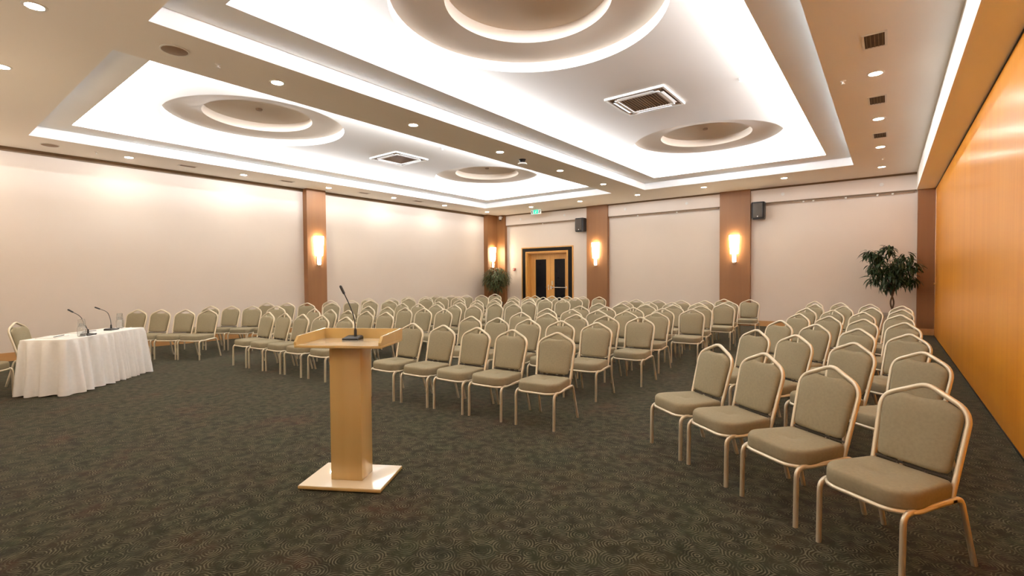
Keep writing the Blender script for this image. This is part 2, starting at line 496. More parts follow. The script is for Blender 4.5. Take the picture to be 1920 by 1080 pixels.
# ------------------------------------------------------------------ double door in the far wall
door = bpy.data.objects.new('door_1', None); COL.objects.link(door); struct(door)
door.location = ((DX0 + DX1) / 2, YF, 0)
ox, oy = door.location.x, door.location.y
def dl(mb, name, mat, parent=None, **kw):
    return mb.build(name, mat, parent or door, smooth=False, **kw)
def portal(x0, x1, zt, w, y0, y1, wt=None):
    m = MB(); wt = wt or w
    m.box(x0, y0, 0, x0 + w, y1, zt); m.box(x1 - w, y0, 0, x1, y1, zt); m.box(x0 + w, y0, zt - wt, x1 - w, y1, zt)
    return m
dl(portal(-11.455 - ox, -9.115 - ox, 2.60, .04, -.034, 0), 'outer_casing', M_doorwood)
dl(portal(-11.425 - ox, -9.155 - ox, 2.565, .17, -.03, 0, .13), 'black_surround', M_black)
dl(portal(-11.255 - ox, -9.325 - ox, 2.435, .055, -.045, .0), 'inner_casing', M_doorwood)
dl(portal(DX0 - ox, DX1 - ox, DZ, .03, 0, .20), 'jamb', M_doorwood)
dl(portal(DX0 + .03 - ox, DX1 - .03 - ox, DZ - .03, .05, .20, .26, .06), 'frame', M_doorwood)
for side, (lx0, lx1, gx0, gx1) in enumerate(((-11.12, -10.265, -10.95, -10.45), (-10.255, -9.42, -10.08, -9.60))):
    lx0 -= ox; lx1 -= ox; gx0 -= ox; gx1 -= ox
    zt, gz0, gz1 = 2.285, .22, 2.13
    m = MB(); y0, y1 = .205, .25
    m.box(lx0, y0, .01, gx0, y1, zt); m.box(gx1, y0, .01, lx1, y1, zt)
    m.box(gx0, y0, .01, gx1, y1, gz0); m.box(gx0, y0, gz1, gx1, y1, zt)
    leaf = dl(m, 'door_panel', M_doorwood)
    dl(MB().box(gx0, y0 + .015, gz0, gx1, y1 - .015, gz1), 'glass_panel', M_darkglass, leaf)
    h = MB()
    if side == 1:
        h.tube(fillet([(lx0 + .06, y0 - .075, 1.045), (lx1 - .05, y0 - .075, 1.045)], .01), .02, n=10)
        h.box(lx0 + .05, y0 - .09, .98, lx0 + .12, y0, 1.11); h.box(lx1 - .10, y0 - .09, .99, lx1 - .04, y0, 1.10)
        dl(h, 'push_bar', M_chrome, leaf)
        dl(MB().rbox(lx0 + .055, y0 - .02, 1.14, lx0 + .115, y0, 1.30, .004), 'lock_plate', M_gold, leaf)
    else:
        h.box(lx1 - .09, y0 - .02, .95, lx1 - .05, y0, 1.15)
        h.tube([(lx1 - .07, y0 - .05, 1.05), (lx1 - .17, y0 - .05, 1.05)], .01, n=8)
        dl(h, 'handle', M_chrome, leaf)

# ------------------------------------------------------------------ ceiling fittings
dl_ring = dl_lens = None
def downlight(x, y, label):
    global dl_ring, dl_lens
    t = thing('downlight', label, 'downlight', (x, y, ZC), 0, 'recessed downlights')
    if dl_ring is None:
        dl_ring = MB().lathe([(.066, -.001), (.068, -.007), (.088, -.006), (.092, 0)], n=24, cap0=False, cap1=False).build('trim_ring', M_whiteplastic, t)
        dl_lens = MB().add([(.067 * math.cos(2 * PI * k / 16), .067 * math.sin(2 * PI * k / 16), -.004) for k in range(16)], [tuple(reversed(range(16)))]).build('lens', M_lens, t, smooth=False, fix=False)
    else:
        for src in (dl_ring, dl_lens):
            c = src.copy(); COL.objects.link(c); c.parent = t
YS = [.88, 3.07, 5.27, 7.48, 9.69, 11.86]
for k, y in enumerate(YS):
    nth = 'the far wall' if False else ''
    if k > 0:
        n_ = ORD[len(YS) - k]
        downlight(-.15, y, 'round downlight, %s before the far corner one, ceiling strip beside wood wall' % n_)
        downlight(-6.07, y, 'round downlight, %s before the far one in beam between both ceiling trays' % n_)
        downlight(-12.1, y, 'round downlight, %s before the far corner one, strip above long beige wall' % n_)
downlight(-6.05, .88, 'oval glowing downlight on plain ceiling in line with the ceiling beam')
downlight(-8.05, .88, 'downlight on plain ceiling beyond the narrow lit tray corner, cut by frame')
for x, w in ((-10.05, 'over the speakers table'), (-12.1, 'in the corner behind the speakers table'), (-4.11, 'over the lectern side of the camera'),
             (-2.13, 'above the camera'), (-.15, 'above the camera by the wood wall')):
    downlight(x, .88, 'round downlight out of the frame in the row %s' % w)
FARX = [(-12.1, 'corner by the long beige wall'), (-10.05, 'strip behind the exit sign'), (-8.07, 'strip before the pillar near the double door'),
        (-6.07, 'strip where the ceiling beam ends'), (-4.11, 'strip before the second pillar from wood wall'),
        (-2.13, 'strip before the bay of the tall plant'), (-.15, 'corner by the wood wall')]
for x, w in FARX:
    downlight(x, 14.10, 'round downlight by the far wall, %s' % w)

def vent(x, y, sx, sy, label, faint=False):
    t = thing('air_vent', label, 'vent', (x, y, ZC), 0, 'ceiling air vents')
    m = MB(); w = .022
    m.box(-sx / 2 - w, -sy / 2 - w, -.008, sx / 2 + w, -sy / 2, 0); m.box(-sx / 2 - w, sy / 2, -.008, sx / 2 + w, sy / 2 + w, 0)
    m.box(-sx / 2 - w, -sy / 2, -.008, -sx / 2, sy / 2, 0); m.box(sx / 2, -sy / 2, -.008, sx / 2 + w, sy / 2, 0)
    m.build('frame', M_whiteplastic, t, smooth=False)
    MB().box(-sx / 2, -sy / 2, -.0015, sx / 2, sy / 2, 0).build('backing', M_grille if not faint else M_louvre, t, smooth=False)
    n = 5
    for k in range(n):
        x_ = -sx / 2 + sx * (k + .5) / n
        MB().box(x_ - .004, -sy / 2, -.007, x_ + .004, sy / 2, -.0015).build('slat', M_band if not faint else M_louvre, t, smooth=False)
vent(-.14, 6.42, .17, .36, 'dark slatted vent ahead of the others in strip beside wood wall')
vent(-.15, 8.63, .17, .36, 'dark slatted vent, middle of three in strip beside wood wall')
vent(-.145, 10.85, .17, .36, 'dark slatted vent, last before far wall in strip beside wood wall')
for k, (y, w) in enumerate(((4.10, 'first from camera end'), (6.30, 'second, before the pillar'), (8.59, 'third, past the pillar'), (10.65, 'last before the far corner'))):
    vent(-12.07, y, .12, .30, 'faint tan ceiling vent above long beige wall, %s' % w, True)

def cassette(x, y, label):
    t = thing('air_conditioner', label, 'air conditioner', (x, y, Z2), 0, 'ceiling cassette air conditioners')
    m = MB(); S, I = .475, .44
    for r0, r1, z in ((S, I, -.030),):
        m.box(-r0, -r0, z, r0, -r1, 0); m.box(-r0, r1, z, r0, r0, 0); m.box(-r0, -r1, z, -r1, r1, 0); m.box(r1, -r1, z, r0, r1, 0)
    m.build('frame', M_whiteplastic, t, smooth=False)
    MB().box(-I, -I, -.006, I, I, 0).build('recess', M_louvre, t, smooth=False)
    for k in range(4):
        Mr = Matrix.Rotation(k * PI / 2, 4, 'Z')
        MB().box(-.30, -.405, -.024, .30, -.372, -.008, Mr).build('slot', M_grille, t, smooth=False)
        f = MB()
        vs = [(-.29, -.408, -.026), (.29, -.408, -.026), (.29, -.366, -.034), (-.29, -.366, -.034), (-.29, -.408, -.030), (.29, -.408, -.030), (.29, -.366, -.038), (-.29, -.366, -.038)]
        f.add([Mr @ Vector(v) for v in vs], ((0, 1, 2, 3), (7, 6, 5, 4), (0, 4, 5, 1), (1, 5, 6, 2), (2, 6, 7, 3), (3, 7, 4, 0)))
        f.build('louvre', M_whiteplastic, t, smooth=False)
    m = MB(); a, c2 = .355, .315
    m.box(-a, -a, -.036, a, -c2, -.006); m.box(-a, c2, -.036, a, a, -.006); m.box(-a, -c2, -.036, -c2, c2, -.006); m.box(c2, -c2, -.036, a, c2, -.006)
    m.build('inner_frame', M_whiteplastic, t, smooth=False)
    MB().box(-c2, -c2, -.016, c2, c2, -.006).build('intake', M_grille, t, smooth=False)
    for k in range(14):
        x_ = -c2 + 2 * c2 * (k + .5) / 14
        MB().box(x_ - .009, -c2, -.026, x_ + .009, c2, -.016).build('grille_slat', M_louvre, t, smooth=False)
cassette(-3.09, 7.48, 'square white ceiling air conditioner between the domes of the wide tray')
cassette(-9.08, 7.44, 'square white ceiling air conditioner between the domes of the narrow tray')

def small_ceiling(name, label, cat, x, y, z, prof, mat, group=None, ring=None):
    t = thing(name, label, cat, (x, y, z), 0, group)
    MB().lathe(prof, n=20).build('body', mat, t)
    if ring:
        MB().lathe(ring[0], n=20, cap0=True, cap1=True).build(ring[2], ring[1], t)
    return t
SPK = [(.125, 0), (.125, -.006), (.112, -.012), (.02, -.014)]
for x, y, w in ((-6.06, 1.96, 'on beam beside the narrow lit tray corner'), (-12.07, 1.90, 'above the long beige wall by tray corner')):
    small_ceiling('ceiling_speaker', 'round flat tan ceiling speaker %s' % w, 'speaker', x, y, ZC, SPK, M_louvre, 'flat ceiling speakers',
                  ([(.135, 0), (.135, -.008), (.122, -.009), (.122, 0)], M_whiteplastic, 'rim'))
SPR = [(.03, 0), (.03, -.006), (.012, -.012), (.010, -.035), (.022, -.040), (.022, -.044), (.004, -.046)]
for x, y, z, w in ((-6.07, 2.39, ZC, 'small sprinkler on beam just past the round speaker'), (-.48, 7.51, ZC, 'small white sprinkler beside downlight in wood wall strip'),
                   (-.12, 13.02, ZC, 'small sprinkler between last two downlights of wood wall strip'),
                   (-9.09, 2.32, Z2, 'small sprinkler in front of the first dome of the narrow tray'),
                   (-1.68, 7.49, Z2, 'small sprinkler between cassette and wood wall strip in wide tray'),
                   (-7.62, 7.43, Z2, 'small sprinkler beside the cassette of narrow tray, next to beam'),
                   (-12.05, 2.55, ZC, 'tiny sprinkler beside faint speaker above the long beige wall')):
    small_ceiling('sprinkler', w, 'sprinkler', x, y, z, SPR, M_whiteplastic, 'ceiling sprinklers')
DET = [(.055, 0), (.055, -.012), (.045, -.03), (.02, -.036)]
for x, y, w in ((-3.06, 10.58, 'far dome of wide tray'), (-9.02, 4.22, 'first dome of narrow tray'), (-9.0, 10.5, 'far dome of narrow tray')):
    small_ceiling('smoke_detector', 'small round dark detector at the centre of the %s' % w, 'detector', x, y, Z4, DET, M_louvre, 'smoke detectors in the domes')
t = thing('ceiling_sensor', 'white ring on a dark neck hanging from the beam between the trays', 'sensor', (-6.10, 8.26, ZC))
MB().lathe([(.075, 0), (.07, -.012), (.05, -.055), (.045, -.085)], n=20).build('neck', M_black, t)
MB().lathe([(.05, -.078), (.085, -.075), (.10, -.09), (.09, -.105), (.055, -.108), (.05, -.095)], n=24).build('ring', M_whiteplastic, t)
t = thing('dome_camera', 'small white dome camera at the top of the corner pillar', 'camera', (-12.36, 15.21, 3.86))
MB().rbox(-.045, -.02, -.03, .045, .09, .03, .006).build('bracket', M_whiteplastic, t)
MB().lathe([(.06, .0), (.062, -.05), (.055, -.085), (.03, -.115), (.004, -.12)], n=18).build('housing', M_whiteplastic, t)
MB().lathe([(.038, -.108), (.03, -.128), (.015, -.14), (.003, -.143)], n=16).build('lens_dome', M_black, t)

# sidewall sprinklers on the valances
for x, w in ((-11.45, 'beside the corner pillar'), (-9.45, 'above the black loudspeaker near the double door'), (-7.05, 'past the pillar right of the door'.replace('right of', 'beyond')),
             (-5.0, 'over the middle bay'), (-2.35, 'over the black loudspeaker beside second pillar'), (-.16, 'above the tall plant')):
    t = thing('wall_sprinkler', 'small pale wall sprinkler on the valance %s' % w, 'sprinkler', (x, 15.375, 3.72), 0, 'wall sprinklers on the valances')
    m = MB(); m.tube([(0, 0, 0), (0, -.006, 0), (0, -.007, 0), (0, -.03, 0), (0, -.031, 0), (0, -.036, 0)], [.045, .045, .02, .02, .034, .034], n=14)
    m.build('head', M_whiteplastic, t)

# curtain rails hanging in front of the valance slots
for (x0, x1), hooks, w in (((-3.10, .48), (-1.85, -1.62, -.90, -.24, .06), 'behind the tall plant, with small pale hooks'), ((-7.62, -4.05), (-6.6, -5.3), 'in the middle bay between two pillars'),
                           ((-12.15, -8.95), (-10.4,), 'over the double door')):
    t = thing('curtain_rail', 'thin brown curtain rail under valance %s' % w, 'rail', ((x0 + x1) / 2, 15.37, 3.47), 0, 'curtain rails on the far wall')
    cx = (x0 + x1) / 2
    MB().box(x0 - cx, -.012, -.010, x1 - cx, .012, .012).build('rail', M_louvre, t, smooth=False)
    for hx in hooks:
        m = MB(); m.rbox(hx - cx - .022, -.022, -.035, hx - cx + .022, -.010, .015, .004)
        m.build('hook', M_whiteplastic, t)
    for hx in (x0 + .02, cx, x1 - .02):
        MB().box(hx - cx - .012, -.012, .010, hx - cx + .012, .072, .030).build('bracket', M_louvre, t, smooth=False)

# loudspeakers on the far wall
for x, w in ((-2.93, 'the pillar in the bay of the tall plant'), (-8.68, 'the pillar next to the double door')):
    t = thing('loudspeaker', 'black loudspeaker mounted high beside %s' % w, 'loudspeaker', (x, 15.20, 3.05), 0, 'wall loudspeakers')
    out = fillet([(-.16, .0, 0), (.16, .0, 0)], .01)
    o2 = [(-.165, .11), (.165, .11), (.165, -.09), (.13, -.125), (-.13, -.125), (-.165, -.09)]
    m = MB().loft([[(x_ * .9, y_ * .9, 0) for x_, y_ in o2], [(x_, y_, .03) for x_, y_ in o2], [(x_, y_, .46) for x_, y_ in o2], [(x_ * .95, y_ * .95, .48) for x_, y_ in o2]])
    m.build('cabinet', M_plastic, t, ang=25)
    MB().rbox(-.115, -.134, .04, .115, -.124, .44, .004).build('grille', M_grille if False else M_darkmetal, t)
    MB().rbox(-.014, -.139, .055, .014, -.133, .085, .003).build('badge', M_whiteplastic, t)
    m = MB(); m.box(-.04, .10, .20, .04, .235, .28); m.box(-.06, .228, .14, .06, .2425, .34)
    m.build('bracket', M_plastic, t, smooth=False)

# exit sign hanging under the ceiling
t = thing('exit_sign', 'green exit sign with running figure and arrows hanging under ceiling', 'sign', (-10.28, 14.75, 3.765))
MB().rbox(-.22, -.02, 0, .22, .02, .165, .004).build('panel', M_exitwhite, t)
MB().box(-.10, -.024, .010, .10, -.0205, .155).build('green_field', M_exitgreen, t, smooth=False)
for s in (-1, 1):
    m = MB()
    xa = s * .155
    pts = [(xa + s * .045, .10), (xa - s * .0, .135), (xa - s * .0, .065)]
    m.loft([[(p[0], -.0245, p[1]) for p in pts], [(p[0], -.0205, p[1]) for p in pts]])
    m.box(xa - .022, -.0245, .03, xa + .012, -.0205, .07)
    m.build('arrow', M_black, t, smooth=False)
m = MB()
for a, c2, r in (((-.02, .06), (.015, .10), .011), ((.015, .10), (.045, .085), .007), ((.012, .10), (-.03, .095), .007), ((-.02, .06), (.015, .04), .009), ((.015, .04), (.01, .02), .008), ((-.02, .06), (-.05, .035), .009)):
    m.tube([(a[0], -.0255, a[1]), (c2[0], -.0255, c2[1])], r, n=6, flat=.002, side=(1, 0, 1))
m.tube([(.02, -.024, .122), (.02, -.0265, .122)], .013, n=10)
m.build('running_figure', M_exitwhite, t)
m = MB()
for x in (-.15, .15):
    m.tube([(x, 0, .165), (x, 0, ZC - 3.765)], .004, n=6)
m.build('hanger', M_chrome, t)

# sconces on the pillars
def sconce(x, y, rz, label):
    t = thing('wall_sconce', label, 'lamp', (x, y, 1.80), rz, 'glowing pillar sconces')
    def half(prof, n=14):
        rings = []
        for w, d, z in prof:
            rings.append([(w * math.cos(PI + PI * k / n), d * math.sin(PI + PI * k / n) - .03, z) for k in range(n + 1)] )
        return MB().loft(rings)
    half([(.105, .085, .30), (.108, .09, .33), (.135, .115, .70), (.14, .12, .84)]).build('shade', M_shade, t)
    half([(.045, .045, .06), (.05, .05, .10), (.05, .05, .30)]).build('lower_tube', M_shade, t)
    half([(.02, .02, 0), (.05, .052, .02), (.05, .052, .06)]).build('end_cap', M_chrome, t)
    MB().box(-.05, -.03, .02, .05, 0, .80).build('wall_plate', M_chrome, t, smooth=False)
sconce(-3.585, 15.30, 0, 'glowing stepped glass sconce on pillar between loudspeaker and middle bay')
sconce(-8.12, 15.30, 0, 'glowing stepped glass sconce on the pillar next to the double door')
sconce(-12.60, 14.98, PI / 2, 'glowing sconce on corner pillar above the bushy plant')
sconce(-12.60, 7.44, PI / 2, 'glowing sconce on the pillar of the long beige wall')

sconce(-3.585, YN + .14, PI, 'added unseen sconce on the pillar behind the camera')  # extra sconces out of view, added to brighten the front of the room
sconce(-8.12, YN + .14, PI, 'added unseen sconce on the pillar behind the speakers table')
sconce(-12.60, -.02, PI / 2, 'added unseen sconce on the corner pillar out of the frame')

# fire alarm call point by the door
t = thing('fire_alarm', 'small red fire alarm box on far wall beside the bushy corner plant', 'alarm', (-11.83, YF, 1.76))
MB().rbox(-.05, -.05, -.05, .05, 0, .05, .008).build('body', M_red, t)
MB().box(-.026, -.054, -.022, .026, -.05, .022).build('glass', M_whiteplastic, t, smooth=False)

# ------------------------------------------------------------------ banquet chairs
def back_y(z):            # lean of the back: y at height z
    return .098 + (z - .36) * .26
def chair_meshes(t):
    # seat cushion
    def outline(k=1.0, n=4):
        c = [(-.200, .118), (-.230, -.215), (-.160, -.303), (.160, -.303), (.230, -.215), (.200, .118)]
        P = [Vector((x * k, (y + .09) * k - .09, 0)) for x, y in c]
        out = []
        rad = (.03, .06, .05, .05, .06, .03)
        for i in range(6):
            a = P[i - 1] - P[i]; b2 = P[(i + 1) % 6] - P[i]
            d = min(rad[i], a.length * .45, b2.length * .45)
            A = P[i] + a.normalized() * d; B = P[i] + b2.normalized() * d
            for q in range(n + 1):
                s = q / n
                out.append(A * (1 - s) ** 2 + P[i] * (2 * s * (1 - s)) + B * s ** 2)
        return out
    rings = []
    for k, z in ((.95, .357), (.99, .363), (1.0, .376), (1.0, .418), (.988, .434), (.96, .444), (.90, .448), (.72, .451), (.45, .452), (.16, .448), (.05, .438)):
        rings.append([(p.x, p.y, z) for p in outline(k)])
    seat = MB().loft(rings).build('seat', M_fabric, t, ang=60)
    # gold bead under the cushion
    bead = [(p.x, p.y, .350) for p in outline(.985)]
    MB().tube(bead, .012, n=6, closed=True).build('seat_frame', M_gold, t, ang=60)
    # legs and side rails
    for s in (-1, 1):
        x = s * .214
        pts = fillet([(x, -.290, 0), (x, -.284, .350), (x * .985, -.17, .354)], .085, 7)
        MB().tube(pts, .0120, n=8, flat=.0155, side=(1, 0, 0), sq=.7).build('leg', M_gold, t, ang=60)
        pts = [(x * .985, -.175, .354), (x * .985, 0, .356), (x * .985, .10, .358)]
        MB().tube(pts, .0120, n=8, flat=.0150, side=(1, 0, 0), sq=.7).build('side_rail', M_gold, t, ang=60)
        pts = fillet([(x * .985, .07, .358), (x * .985, .150, .359), (x * 1.03, .248, 0)], .05, 6)
        MB().tube(pts, .0120, n=8, flat=.0150, side=(1, 0, 0), sq=.7).build('leg', M_gold, t, ang=60)
    # back frame: one bent tube with a pointed crown
    C2 = [(-.196, .366), (-.216, .803), (0, .902), (.216, .803), (.196, .366)]
    P = fillet([(x, 0, z) for x, z in C2], [.075, .045, .075], 7)
    P = [(p[0], back_y(p[2]), p[2] - .012) for p in P]
    MB().tube(P, .0135, n=8, flat=.0135, side=(0, 1, 0), sq=.75).build('back_frame', M_gold, t, ang=60)
    # upholstered back panel with the hand hole left open under the crown
    ol = [(-.178, .49), (-.166, .472), (-.14, .466), (0, .464), (.14, .466), (.166, .472), (.178, .49), (.186, .60), (.193, .70), (.1945, .750), (.190, .772), (.176, .790), (.152, .802),
          (.125, .814), (.105, .822), (.088, .824), (.05, .818), (0, .815), (-.05, .818), (-.088, .824), (-.105, .822), (-.125, .814), (-.152, .802), (-.176, .790), (-.190, .772), (-.1945, .750), (-.193, .70), (-.186, .60)]
    cz = .645
    rings = []
    for k, dy in ((.50, .016), (.90, .014), (.975, .009), (1.0, -.002), (.992, -.014), (.96, -.024), (.86, -.031), (.50, -.035), (.1, -.035)):
        rr = []
        for x_, z_ in ol:
            X = x_ * k; Z = cz + (z_ - cz) * k
            rr.append((X, back_y(Z) + dy, Z))
        rings.append(rr)
    MB().loft(rings).build('backrest', M_fabric, t, ang=60)
    # dark cross rail with two studs under the panel
    m = MB()
    m.tube([(-.188, back_y(.455) + .002, .452), (.188, back_y(.455) + .002, .452)], .007, n=6)
    for xs_ in (-.07, .07):
        m.tube([(xs_, back_y(.455) + .002, .452), (xs_, .100, .385)], .008, n=6)
    m.build('cross_rail', M_darkmetal, t)

ROWS = {
 'R': [
   [(-1.17, 4.45), (-0.75, 4.15), (-0.29, 3.82), (0.17, 3.49)] ,
   [(-1.14, 5.87), (-0.72, 5.57), (-0.23, 5.22), (0.22, 4.89)] ,
   [(-1.11, 7.2), (-0.68, 6.89), (-0.25, 6.58), (0.18, 6.27)] ,
   [(-1.07, 8.57), (-0.66, 8.28), (-0.25, 7.98), (0.17, 7.68)] ,
   [(-1.13, 9.98), (-0.72, 9.68), (-0.3, 9.38), (0.15, 9.05)] ,
   [(-1.14, 11.34), (-0.65, 10.99), (-0.22, 10.68), (0.19, 10.38)] ,
   [(-1.27, 12.59), (-0.78, 12.24), (-0.27, 11.87), (0.21, 11.52)] ,
 ],
 'M': [
   [(-4.93, 4.24), (-4.4, 4.28), (-3.87, 4.32), (-3.37, 4.36), (-2.8, 4.41)] ,
   [(-5.02, 5.47), (-4.52, 5.5), (-4.0, 5.55), (-3.49, 5.59), (-2.97, 5.63)] ,
   [(-4.86, 6.53), (-4.36, 6.57), (-3.85, 6.61), (-3.35, 6.65), (-2.83, 6.69)] ,
   [(-5.0, 7.53), (-4.5, 7.57), (-4.0, 7.61), (-3.49, 7.65), (-2.98, 7.69)] ,
   [(-4.88, 8.53), (-4.34, 8.58), (-3.79, 8.62), (-3.24, 8.66), (-2.73, 8.71)] ,
   [(-5.0, 9.56), (-4.49, 9.6), (-3.96, 9.64), (-3.41, 9.69), (-2.88, 9.73)] ,
   [(-4.84, 10.54), (-4.29, 10.59), (-3.77, 10.63), (-3.21, 10.67), (-2.71, 10.71)] ,
   [(-4.98, 11.5), (-4.44, 11.54), (-3.89, 11.59), (-3.36, 11.63), (-2.85, 11.67)] ,
   [(-3.2, 12.67), (-2.63, 12.71)] ,
 ],
 'ML': [
   [(-8.69, 4.17), (-8.19, 4.21), (-7.69, 4.25), (-7.18, 4.29), (-6.58, 4.34)] ,
   [(-8.86, 5.14), (-8.36, 5.18), (-7.85, 5.22), (-7.35, 5.26), (-6.85, 5.3)] ,
   [(-8.6, 6.2), (-8.03, 6.25), (-7.53, 6.29), (-7.03, 6.33), (-6.52, 6.37)] ,
   [(-8.85, 7.31), (-8.34, 7.35), (-7.81, 7.39), (-7.3, 7.43), (-6.78, 7.47)] ,
   [(-8.58, 8.18), (-7.92, 8.24), (-7.42, 8.27), (-6.91, 8.33), (-6.41, 8.35)] ,
   [(-8.85, 9.2), (-8.28, 9.25), (-7.75, 9.29), (-7.24, 9.33), (-6.74, 9.37)] ,
   [(-8.62, 10.41), (-8.06, 10.46), (-7.56, 10.5), (-7.05, 10.53), (-6.55, 10.58)] ,
   [(-8.76, 11.4), (-8.26, 11.43), (-7.76, 11.47), (-7.25, 11.51), (-6.75, 11.55)] ,
   [(-8.57, 12.22), (-7.98, 12.27), (-7.48, 12.31), (-6.98, 12.35), (-6.47, 12.39)] ,
 ],
 'L': [
   [(-11.77, 3.07), (-11.31, 3.33), (-10.83, 3.59), (-10.39, 3.83)] ,
   [(-11.79, 4.4), (-11.34, 4.64), (-10.9, 4.88), (-10.41, 5.16)] ,
   [(-11.98, 5.71), (-11.51, 5.97), (-11.06, 6.22), (-10.49, 6.53)] ,
   [(-11.63, 7.2), (-11.11, 7.49), (-10.65, 7.74), (-10.2, 7.99)] ,
   [(-11.76, 8.48), (-11.15, 8.82), (-10.71, 9.06), (-10.26, 9.3)] ,
   [(-11.66, 9.84), (-11.15, 10.11), (-10.72, 10.36), (-10.27, 10.6)] ,
   [(-11.69, 11.06), (-11.25, 11.3), (-10.81, 11.55), (-10.37, 11.79)] ,
   [(-10.6, 12.73)] ,
 ],
}
BLOCK = {
    'R': ('block beside the wood wall', 'chairs in the block beside the wood wall', -37.0),
    'M': ('second block from wood wall', 'chairs in the second block from the wood wall', 2.0),
    'ML': ('third block from wood wall', 'chairs in the third block from the wood wall', 3.0),
    'L': ('block along the long beige wall', 'chairs in the block along the long beige wall', 31.0),
}
APEX_Y = back_y(.893)
proto = None
rnd = random.Random(11)
def place_chair(ax, ay, ang, label, group):
    """ax, ay: where the point of the back stands over the floor; ang: turn about the vertical"""
    global proto
    a = math.radians(ang)
    x = ax + math.sin(a) * APEX_Y; y = ay - math.cos(a) * APEX_Y
    if proto is None:
        proto = thing('banquet_chair', label, 'chair', (x, y, 0), a, group)
        chair_meshes(proto)
        return proto
    c = copy_tree(proto)
    c.location = (x, y, 0); c.rotation_euler = (0, 0, a)
    c['label'] = label; c['group'] = group
    return c
for key in ('R', 'M', 'ML', 'L'):
    place, grp, ang = BLOCK[key]
    for ri, row in enumerate(ROWS[key]):
        n = len(row)
        for ci, (ax, ay) in enumerate(row):
            o_ = ORD[n - ci]
            rw = 'front row' if ri == 0 else 'row ' + NUM[ri + 1]
            if key == 'R':
                lab = 'taupe chair, %s from wood wall in %s of %s' % (o_, rw, place)
            elif key == 'L':
                lab = 'taupe chair, %s from aisle in %s of %s' % (o_, rw, place)
            else:
                lab = 'taupe chair, %s from its wood-wall end, %s, %s' % (o_, rw, place)
            a_ = ang + rnd.uniform(-1.6, 1.6)
            if (key, ri, ci) == ('R', 0, 3): a_ = -33
            if (key, ri, ci) == ('M', 0, 4): a_ = 6
            if key == 'ML' and ri == 6 and ci in (2, 3): a_ = ang
            place_chair(ax, ay, a_, lab, grp)

# ------------------------------------------------------------------ lectern with its microphone
LCX, LCY, LRZ = -3.13, 2.09, math.radians(30.5)
t = thing('lectern', 'glossy maple lectern on a square column standing alone on the carpet', 'lectern', (LCX, LCY, 0), LRZ)
MB().rbox(-.305, -.215, .008, .305, .215, .028, .003).build('base', M_maple, t)
MB().box(-.302, -.212, .028, .302, .212, .032).build('base_top', M_gloss, t, smooth=False)
for sx in (-1, 1):
    for sy in (-1, 1):
        MB().lathe([(.012, 0), (.014, .009)], n=10, c=(sx * .27, sy * .18, 0)).build('foot', M_plastic, t)
MB().rbox(-.118, -.092, .032, .118, .092, 1.005, .003).build('column', M_maple, t)
MB().rbox(-.32, -.205, 1.005, .32, .215, 1.0235, .003).build('tray_floor', M_maple, t)
MB().box(-.301, -.203, 1.0235, .301, .196, 1.025).build('tray_liner', M_gloss, t, smooth=False)
for s in (-1, 1):
    x0, x1 = (s * .32, s * .302) if s > 0 else (-.32, -.302)
    prof = [(-.205, 1.024), (.215, 1.024), (.215, 1.102), (-.165, 1.086), (-.205, 1.045)]
    m = MB().loft([[(x0, y_, z_) for y_, z_ in prof], [(x1, y_, z_) for y_, z_ in prof]])
    m.build('side_rim', M_maple, t, smooth=False)
MB().box(-.302, .197, 1.024, .302, .215, 1.102).build('back_rim', M_maple, t, smooth=False)

def mic(name, loc, rz, label, group, neck, base=(.07, .05, .03), cap_len=3, cable=None):
    t = thing(name, label, 'microphone', loc, rz, group)
    w, d, h = base
    m = MB().loft([[(-w, -d, 0), (w, -d, 0), (w, d, 0), (-w, d, 0)], [(-w, -d, h * .45), (w, -d, h * .45), (w, d, h * .7), (-w, d, h * .7)],
                   [(-w * .86, -d * .8, h * .6), (w * .86, -d * .8, h * .6), (w * .86, d * .85, h), (-w * .86, d * .85, h)]])
    m.build('base', M_plastic, t, ang=20)
    P = fillet(neck, .12, 8)
    MB().lathe([(.011, 0), (.011, .045), (.007, .06)], n=12, c=(neck[0][0], neck[0][1], h * .8)).build('collar', M_plastic, t)
    MB().tube(P, .0042, n=8).build('gooseneck', M_plastic, t)
    a, b2 = Vector(neck[-2]), Vector(neck[-1])
    d_ = (b2 - a).normalized()
    q = [b2 - d_ * .005, b2, b2 + d_ * .004, b2 + d_ * .055, b2 + d_ * .068, b2 + d_ * .073]
    MB().tube(q, [.005, .005, .0095, .0105, .009, .003], n=12).build('capsule', M_plastic, t)
    MB().lathe([(.004, 0), (.004, .002)], n=8, c=(w * .5, -d * .3, h * .78)).build('button', M_chrome, t)
    if cable:
        MB().tube(fillet(cable[:2], .01), .0075, n=8).build('plug', M_plastic, t)
        MB().tube(fillet(cable[1:], .05, 6), .0025, n=6).build('cable', M_whiteplastic, t)
    return t
mic('gooseneck_microphone', (LCX + math.cos(LRZ) * -.035 - math.sin(LRZ) * .115, LCY + math.sin(LRZ) * -.035 + math.cos(LRZ) * .115, 1.026), LRZ,
    'black gooseneck microphone standing on the lectern tray', 'gooseneck microphones',
    [(.012, .02, .02), (.008, .02, .16), (-.035, .02, .27), (-.07, .015, .345)], base=(.062, .05, .028))

